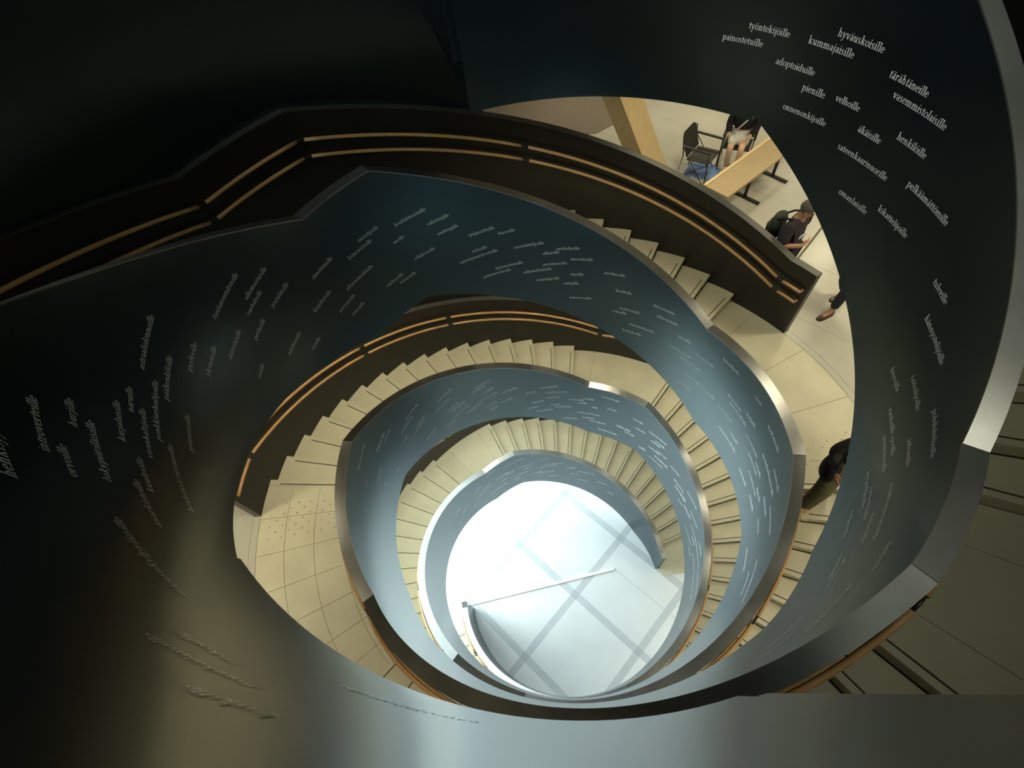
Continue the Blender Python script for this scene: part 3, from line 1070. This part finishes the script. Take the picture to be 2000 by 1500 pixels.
class Fig:
    """joint dictionary in local metres: x forward, y left, z up"""

    def __init__(self):
        self.j = {}

    def limb(self, names, radii, name, m, parent, sub=2):
        v = [self.j[n_] for n_ in names]
        return skin_mesh(name, v, [(i, i + 1) for i in range(len(v) - 1)], radii, m, parent, sub)


def body(fig, parent, skin_m):
    J = fig.j
    order = ['pelvis', 'waist', 'chest', 'neck', 'headb', 'headm', 'headt', 'shL', 'elL', 'wrL', 'shR', 'elR', 'wrR', 'hipL', 'knL', 'anL', 'toL', 'hipR', 'knR', 'anR', 'toR']
    rad = [(.13, .11), (.12, .10), (.14, .11), .055, .07, (.085, .095), .06, .055, .042, .03, .055, .042, .03, .085, .06, .042, .03, .085, .06, .042, .03]
    ix = {n_: i for i, n_ in enumerate(order)}
    E_ = [('pelvis', 'waist'), ('waist', 'chest'), ('chest', 'neck'), ('neck', 'headb'), ('headb', 'headm'), ('headm', 'headt'), ('chest', 'shL'), ('shL', 'elL'), ('elL', 'wrL'),
          ('chest', 'shR'), ('shR', 'elR'), ('elR', 'wrR'), ('pelvis', 'hipL'), ('hipL', 'knL'), ('knL', 'anL'), ('anL', 'toL'), ('pelvis', 'hipR'), ('hipR', 'knR'), ('knR', 'anR'), ('anR', 'toR')]
    verts = [Vector(J[n_]) for n_ in order]
    edges = [(ix[a_], ix[b_]) for a_, b_ in E_]
    rad = list(rad)
    # hands: palm and five fingers grown from the wrist, thumb from the side of the palm
    for s in 'LR':
        w_ = Vector(J['wr' + s]); el = Vector(J['el' + s])
        d = Vector(J.get('hd' + s, tuple((w_ - el)))).normalized()
        side = Vector(J.get('hs' + s, (0, 0, 1)))
        side = (side - d * side.dot(d)).normalized()
        pal = w_ + d * 0.06
        verts.append(pal); rad.append((.032, .018)); pi_ = len(verts) - 1
        edges.append((ix['wr' + s], pi_))
        nrm = d.cross(side) * (1 if s == 'L' else -1)
        for k, (off, ln) in enumerate(((0.030, .068), (0.010, .078), (-0.010, .072), (-0.030, .058))):
            b0 = pal + d * 0.035 + side * off
            b1 = b0 + d * ln * 0.5 + nrm * 0.006
            b2 = b1 + (d * 0.8 + nrm * 0.6).normalized() * ln * 0.5
            for q, r_ in ((b0, .010), (b1, .009), (b2, .0075)):
                verts.append(q); rad.append(r_)
            n_ = len(verts)
            edges += [(pi_, n_ - 3), (n_ - 3, n_ - 2), (n_ - 2, n_ - 1)]
        t0 = w_ + d * 0.035 + side * 0.04
        t1 = t0 + (d + side * 0.5).normalized() * 0.045 + nrm * 0.01
        verts += [t0, t1]; rad += [.012, .009]
        n_ = len(verts)
        edges += [(pi_, n_ - 2), (n_ - 2, n_ - 1)]
    o = skin_mesh('body', verts, edges, rad, skin_m, parent)
    return o


def face_bits(fig, parent, hair_m, skin_m):
    J = fig.j
    c_ = (Vector(J['headm']) + Vector(J['headb'])) / 2 + Vector((0, 0, 0.02))
    f_ = Vector(J.get('look', (1, 0, 0))).normalized()
    l_ = Vector((0, 0, 1)).cross(f_).normalized()
    up = f_.cross(l_)
    def ball(p_, sx, sy, sz, name, m, par):
        mb = MB()
        mb.lathe([(max(0.02, sin(pi * t / 8)), -cos(pi * t / 8)) for t in range(9)], n=12)
        mt = Matrix((f_ * sx, l_ * sy, up * sz)).transposed()
        mb.v = [tuple(mt @ Vector(v_) + p_) for v_ in mb.v]
        return mb.build(name, m, par)
    ball(c_ + f_ * 0.098 - up * 0.015, .018, .014, .024, 'nose', skin_m, parent)
    for s in (-1, 1):
        ball(c_ + f_ * 0.082 + l_ * 0.034 * s + up * 0.018, .010, .014, .009, 'eye', M['darkhair'], parent)
        ball(c_ + l_ * 0.088 * s - f_ * 0.005, .018, .008, .032, 'ear', skin_m, parent)
    ball(c_ + f_ * 0.086 - up * 0.055, .008, .024, .007, 'mouth', M['lip'], parent)
    h = ball(c_ - f_ * 0.022 + up * 0.045, .103, .092, .098, 'hair', hair_m, parent)
    return h


M['lip'] = mat('lips', (0.40, 0.14, 0.10), 0.5)


def shoe(p_an, p_toe, m, parent, zf, wk=1.0):
    a_ = Vector(p_an); t_ = Vector(p_toe)
    d = Vector((t_.x - a_.x, t_.y - a_.y, 0)).normalized()
    s_ = Vector((-d.y, d.x, 0))
    mb = MB()
    prof = [(-0.07, .030, .085), (-0.04, .040, .10), (0.03, .042, .095), (0.09, .045, .065), (0.15, .046, .05), (0.19, .036, .04), (0.21, .015, .03)]
    prof = [(x, hw * wk, hh * (0.5 + 0.5 * wk)) for x, hw, hh in prof]
    rings = []
    for x, hw, hh in prof:
        c_ = Vector((a_.x, a_.y, zf)) + d * x
        rings.append([c_ - s_ * hw, c_ - s_ * hw * 0.95 + Vector((0, 0, hh * .6)), c_ - s_ * hw * .5 + Vector((0, 0, hh)), c_ + s_ * hw * .5 + Vector((0, 0, hh)), c_ + s_ * hw * .95 + Vector((0, 0, hh * .6)), c_ + s_ * hw])
    for r0_, r1_ in zip(rings, rings[1:]):
        for k in range(6):
            mb.quad(r0_[k], r1_[k], r1_[(k + 1) % 6], r0_[(k + 1) % 6], k < 5)
    mb.poly(rings[0]); mb.poly(rings[-1][::-1])
    o = mb.build('shoe', m, parent)
    mb = MB()
    pts = [Vector((a_.x, a_.y, 0)) + d * x + s_ * (hw + .004) for x, hw, _ in prof] + [Vector((a_.x, a_.y, 0)) + d * x - s_ * (hw + .004) for x, hw, _ in reversed(prof)]
    mb.prism([(q.x, q.y) for q in pts], zf, zf + 0.022)
    mb.build('sole', M['sole'] if m == M['paleshoe'] else m, o)
    return o


def standing(j=None):
    f = Fig()
    f.j = dict(pelvis=(0, 0, .93), waist=(0, 0, 1.08), chest=(0, 0, 1.30), neck=(0.0, 0, 1.47), headb=(.015, 0, 1.55), headm=(.02, 0, 1.63), headt=(.01, 0, 1.70),
               shL=(0, .19, 1.40), elL=(-.03, .25, 1.12), wrL=(.06, .25, .88), shR=(0, -.19, 1.40), elR=(-.03, -.25, 1.12), wrR=(.06, -.25, .88),
               hipL=(0, .09, .90), knL=(.02, .10, .50), anL=(-.02, .10, .09), toL=(.13, .11, .04), hipR=(0, -.09, .90), knR=(.02, -.10, .50), anR=(-.02, -.10, .09), toR=(.13, -.11, .04))
    if j:
        f.j.update(j)
    return f


def garment(fig, spec, name, m, parent):
    """spec: list of (joint, radius, parent index or None)"""
    v = [fig.j[a_] if isinstance(a_, str) else a_ for a_, _, _ in spec]
    e = [(p_, i) for i, (_, _, p_) in enumerate(spec) if p_ is not None]
    return skin_mesh(name, v, e, [r_ for _, r_, _ in spec], m, parent)


def lerp(a_, b_, t):
    return tuple(Vector(a_) + (Vector(b_) - Vector(a_)) * t)


# man with a backpack standing behind the curved outer parapet
MX, MY, MR = 3.40, 3.31, radians(-52)
root = empty('person', (MX, MY, 0), MR)
tag(root, 'person in a dark printed t-shirt with a backpack standing behind the curved parapet', 'person')
F = standing(dict(shL=(0, .20, 1.41), shR=(0, -.20, 1.41), elR=(.05, -.27, 1.15), wrR=(.235, -.13, 1.19), hdR=(.20, .9, .30), hsR=(0.1, 0, 1), elL=(-.03, .30, 1.14), wrL=(.03, .31, .90),
                  look=(.9, .35, -.35), headb=(.04, 0, 1.54), headm=(.06, .01, 1.61), headt=(.06, .01, 1.68)))
bd = body(F, root, M['skin'])
hr = face_bits(F, root, M['greyhair'], M['skin'])
garment(F, [('pelvis', (.19, .15), None), ('waist', (.185, .148), 0), ('chest', (.195, .150), 1), ((0, 0, 1.44), .095, 2), ('shL', .092, 2), (lerp(F.j['shL'], F.j['elL'], .85), .078, 4), ('shR', .092, 2), (lerp(F.j['shR'], F.j['elR'], .95), .082, 6)], 'tshirt', M['tshirt'], root)
garment(F, [('pelvis', (.165, .14), None), ('hipL', .105, 0), ('knL', .08, 1), (lerp(F.j['knL'], F.j['anL'], .93), .068, 2), ('hipR', .105, 0), ('knR', .08, 4), (lerp(F.j['knR'], F.j['anR'], .93), .068, 5)], 'trousers', M['navy'], root)
shoe(F.j['anL'], F.j['toL'], M['shoe'], root, 0)
shoe(F.j['anR'], F.j['toR'], M['shoe'], root, 0)
# white lettering on the chest
mb = MB()
for y, h, dy in ((-.08, .05, .012), (-.05, .07, -.01), (-.02, .055, .014), (.012, .06, -.012), (.04, .05, .01), (.07, .075, .02)):
    mb.tube([(.168 - abs(y) * .25, y, 1.215), (.172 - abs(y) * .25, y + dy, 1.215 + h)], .009, 6)
mb.tube([(.158, -.085, 1.285), (.176, .0, 1.30), (.158, .095, 1.315)], .008, 6)
sp = mb.build('chest_print', M['white'], root)
sp['kind'] = 'stuff'
bp = empty('backpack', (MX, MY, 0), MR)
tag(bp, 'black and green backpack carried by the person in the dark t-shirt', 'backpack')
mb = MB()
mb.lathe([(.05, -.19), (.13, -.18), (.155, -.05), (.15, .08), (.11, .17), (.04, .19)], n=14)
mb.v = [(x * .60 - .255, y * 1.0, z + 1.20) for x, y, z in mb.v]
mb.build('pack_body', M['pack'], bp)
mb = MB()
mb.lathe([(.03, -.09), (.09, -.07), (.10, .04), (.05, .09)], n=12)
mb.v = [(x * .4 - .345, y, z + 1.16) for x, y, z in mb.v]
M['green'] = mat('green_nylon', (0.09, 0.12, 0.05), 0.6)
mb.build('pocket', M['green'], bp)
for s in (-1, 1):
    mb = MB(); mb.tube([(-.24, s * .10, 1.34), (-.16, s * .12, 1.42), (-.04, s * .13, 1.475), (.08, s * .13, 1.43)], .014, 6); mb.build('strap', M['blackcloth'], bp)

# walker beside the parapet end
root = empty('person', (4.38, 2.95, 0), radians(205))
tag(root, 'person in dark trousers and brown shoes walking past the end of the parapet', 'person')
F = standing(dict(knL=(.14, .10, .50), anL=(.20, .11, .09), toL=(.34, .11, .04), knR=(.0, -.10, .49), anR=(-.22, -.10, .12), toR=(-.08, -.10, .05)))
body(F, root, M['skin'])
face_bits(F, root, M['darkhair'], M['skin'])
garment(F, [('pelvis', (.150, .12), None), ('hipL', .098, 0), ('knL', .080, 1), (lerp(F.j['knL'], F.j['anL'], .86), .066, 2), ('hipR', .098, 0), ('knR', .080, 4), (lerp(F.j['knR'], F.j['anR'], .86), .066, 5)], 'trousers', M['navy'], root)
garment(F, [('pelvis', (.158, .128), None), ('waist', (.15, .12), 0), ('chest', (.165, .13), 1), ((0, 0, 1.44), .075, 2), ('shL', .075, 2), ('elL', .062, 4), (lerp(F.j['elL'], F.j['wrL'], .9), .05, 5), ('shR', .075, 2), ('elR', .062, 7), (lerp(F.j['elR'], F.j['wrR'], .9), .05, 8)], 'sweater', M['blackcloth'], root)
shoe(F.j['anL'], F.j['toL'], M['shoe'], root, 0)
shoe(F.j['anR'], F.j['toR'], M['shoe'], root, 0)

# person walking down the stairs
root = empty('person', (3.30, -0.12, 0), radians(250))
tag(root, 'person in a dark jacket, olive trousers and pale shoes walking down the stairs', 'person')
F = standing(dict(pelvis=(.0, 0, .88), waist=(.02, 0, 1.03), chest=(.06, 0, 1.25), neck=(.09, 0, 1.42), headb=(.12, 0, 1.49), headm=(.14, 0, 1.57), headt=(.13, 0, 1.64),
                  shL=(.06, .19, 1.35), elL=(.02, .27, 1.08), wrL=(.16, .22, .90), shR=(.06, -.19, 1.35), elR=(.04, -.27, 1.08), wrR=(.22, -.20, .95),
                  hipL=(0, .09, .85), knL=(-.02, .10, .47), anL=(-.16, .10, .10), toL=(-.02, .10, .04), hipR=(0, -.09, .85), knR=(.19, -.10, .42), anR=(.20, -.10, -.06), toR=(.34, -.10, -.12), look=(1, 0, -.4)))
body(F, root, M['skin'])
face_bits(F, root, M['darkhair'], M['skin'])
garment(F, [('pelvis', (.150, .125), None), ('hipL', .115, 0), ('knL', .105, 1), (lerp(F.j['knL'], F.j['anL'], 1.08), .085, 2), ('hipR', .115, 0), ('knR', .108, 4), (lerp(F.j['knR'], F.j['anR'], 1.3), .085, 5)], 'trousers', M['olive'], root)
garment(F, [('pelvis', (.170, .14), None), ('waist', (.17, .135), 0), ('chest', (.18, .14), 1), ((.085, 0, 1.40), .08, 2), ('shL', .085, 2), ('elL', .075, 4), (lerp(F.j['elL'], F.j['wrL'], .9), .06, 5), ('shR', .085, 2), ('elR', .075, 7), (lerp(F.j['elR'], F.j['wrR'], .9), .06, 8)], 'jacket', M['jacket'], root)
shoe(F.j['anL'], F.j['toL'], M['paleshoe'], root, 0, 1.4)
shoe(F.j['anR'], F.j['toR'], M['paleshoe'], root, -.16, 1.4)

sb = empty('shoulder_bag', (3.06, -0.17, 0.72), radians(250))
tag(sb, 'black shoulder bag hanging beside the person on the stairs', 'bag')
mb = MB()
mb.lathe([(.06, .0), (.15, .02), (.165, .12), (.15, .22), (.10, .27), (.03, .28)], n=14)
mb.v = [(x, y * .55, z) for x, y, z in mb.v]
mb.build('bag_body', M['blackcloth'], sb)
mb = MB(); mb.tube([(-.09, 0, .24), (-.06, -.02, .45), (.0, -.06, .66), (.06, -.02, .45), (.09, 0, .24)], .012, 6); mb.build('strap', M['blackcloth'], sb)

# person sitting on the second armchair
root = empty('person', (3.58, 6.78, 0), radians(-113))
tag(root, 'person in a black jacket and white shorts sitting behind the oak table', 'person')
F = standing(dict(pelvis=(-.08, 0, .56), waist=(-.10, 0, .72), chest=(-.12, 0, .93), neck=(-.10, 0, 1.10), headb=(-.08, 0, 1.17), headm=(-.07, 0, 1.25), headt=(-.08, 0, 1.32),
                  shL=(-.11, .19, 1.03), elL=(-.04, .26, .78), wrL=(.14, .16, .66), shR=(-.11, -.19, 1.03), elR=(-.06, -.26, .76), wrR=(.10, -.20, .64),
                  hipL=(-.04, .09, .55), knL=(.36, .10, .54), anL=(.28, .09, .10), toL=(.42, .10, .04), hipR=(-.04, -.09, .55), knR=(.36, -.10, .54), anR=(.24, -.09, .10), toR=(.38, -.10, .04)))
body(F, root, M['skin2'])
face_bits(F, root, M['darkhair'], M['skin2'])
garment(F, [('pelvis', (.17, .14), None), ('hipL', .118, 0), (lerp(F.j['hipL'], F.j['knL'], .6), .11, 1), ('hipR', .118, 0), (lerp(F.j['hipR'], F.j['knR'], .6), .11, 3)], 'shorts', M['shorts'], root)
garment(F, [((-.08, 0, .66), (.18, .15), None), ('waist', (.18, .145), 0), ('chest', (.195, .15), 1), ((-.105, 0, 1.08), .075, 2), ('shL', .078, 2), ('elL', .066, 4), (lerp(F.j['elL'], F.j['wrL'], .9), .052, 5), ('shR', .078, 2), ('elR', .066, 7), (lerp(F.j['elR'], F.j['wrR'], .9), .052, 8)], 'jacket', M['blackcloth'], root)
mb = MB(); mb.tube([(.00, .16, 1.06), (.05, .08, .95), (.07, -.03, .80), (.06, -.12, .68)], .014, 6); mb.build('bag_strap', M['white'], root)
shoe(F.j['anL'], F.j['toL'], M['shoe'], root, 0)
shoe(F.j['anR'], F.j['toR'], M['shoe'], root, 0)
# small white bag on the lap side
hb = empty('handbag', (3.40, 6.62, 0.50), radians(-113))
tag(hb, 'small white round bag beside the lap of the seated person', 'bag')
mb = MB(); mb.lathe([(.02, -.07), (.075, -.06), (.09, 0), (.075, .06), (.02, .075)], n=14); mb.v = [(x, y * .8, z + .08) for x, y, z in mb.v]; mb.build('bag_body', M['shorts'], hb)
mb = MB(); mb.tube([(-.05, 0, .14), (-.03, 0, .20), (.03, 0, .20), (.05, 0, .14)], .008, 6); mb.build('handle', M['white'], hb)
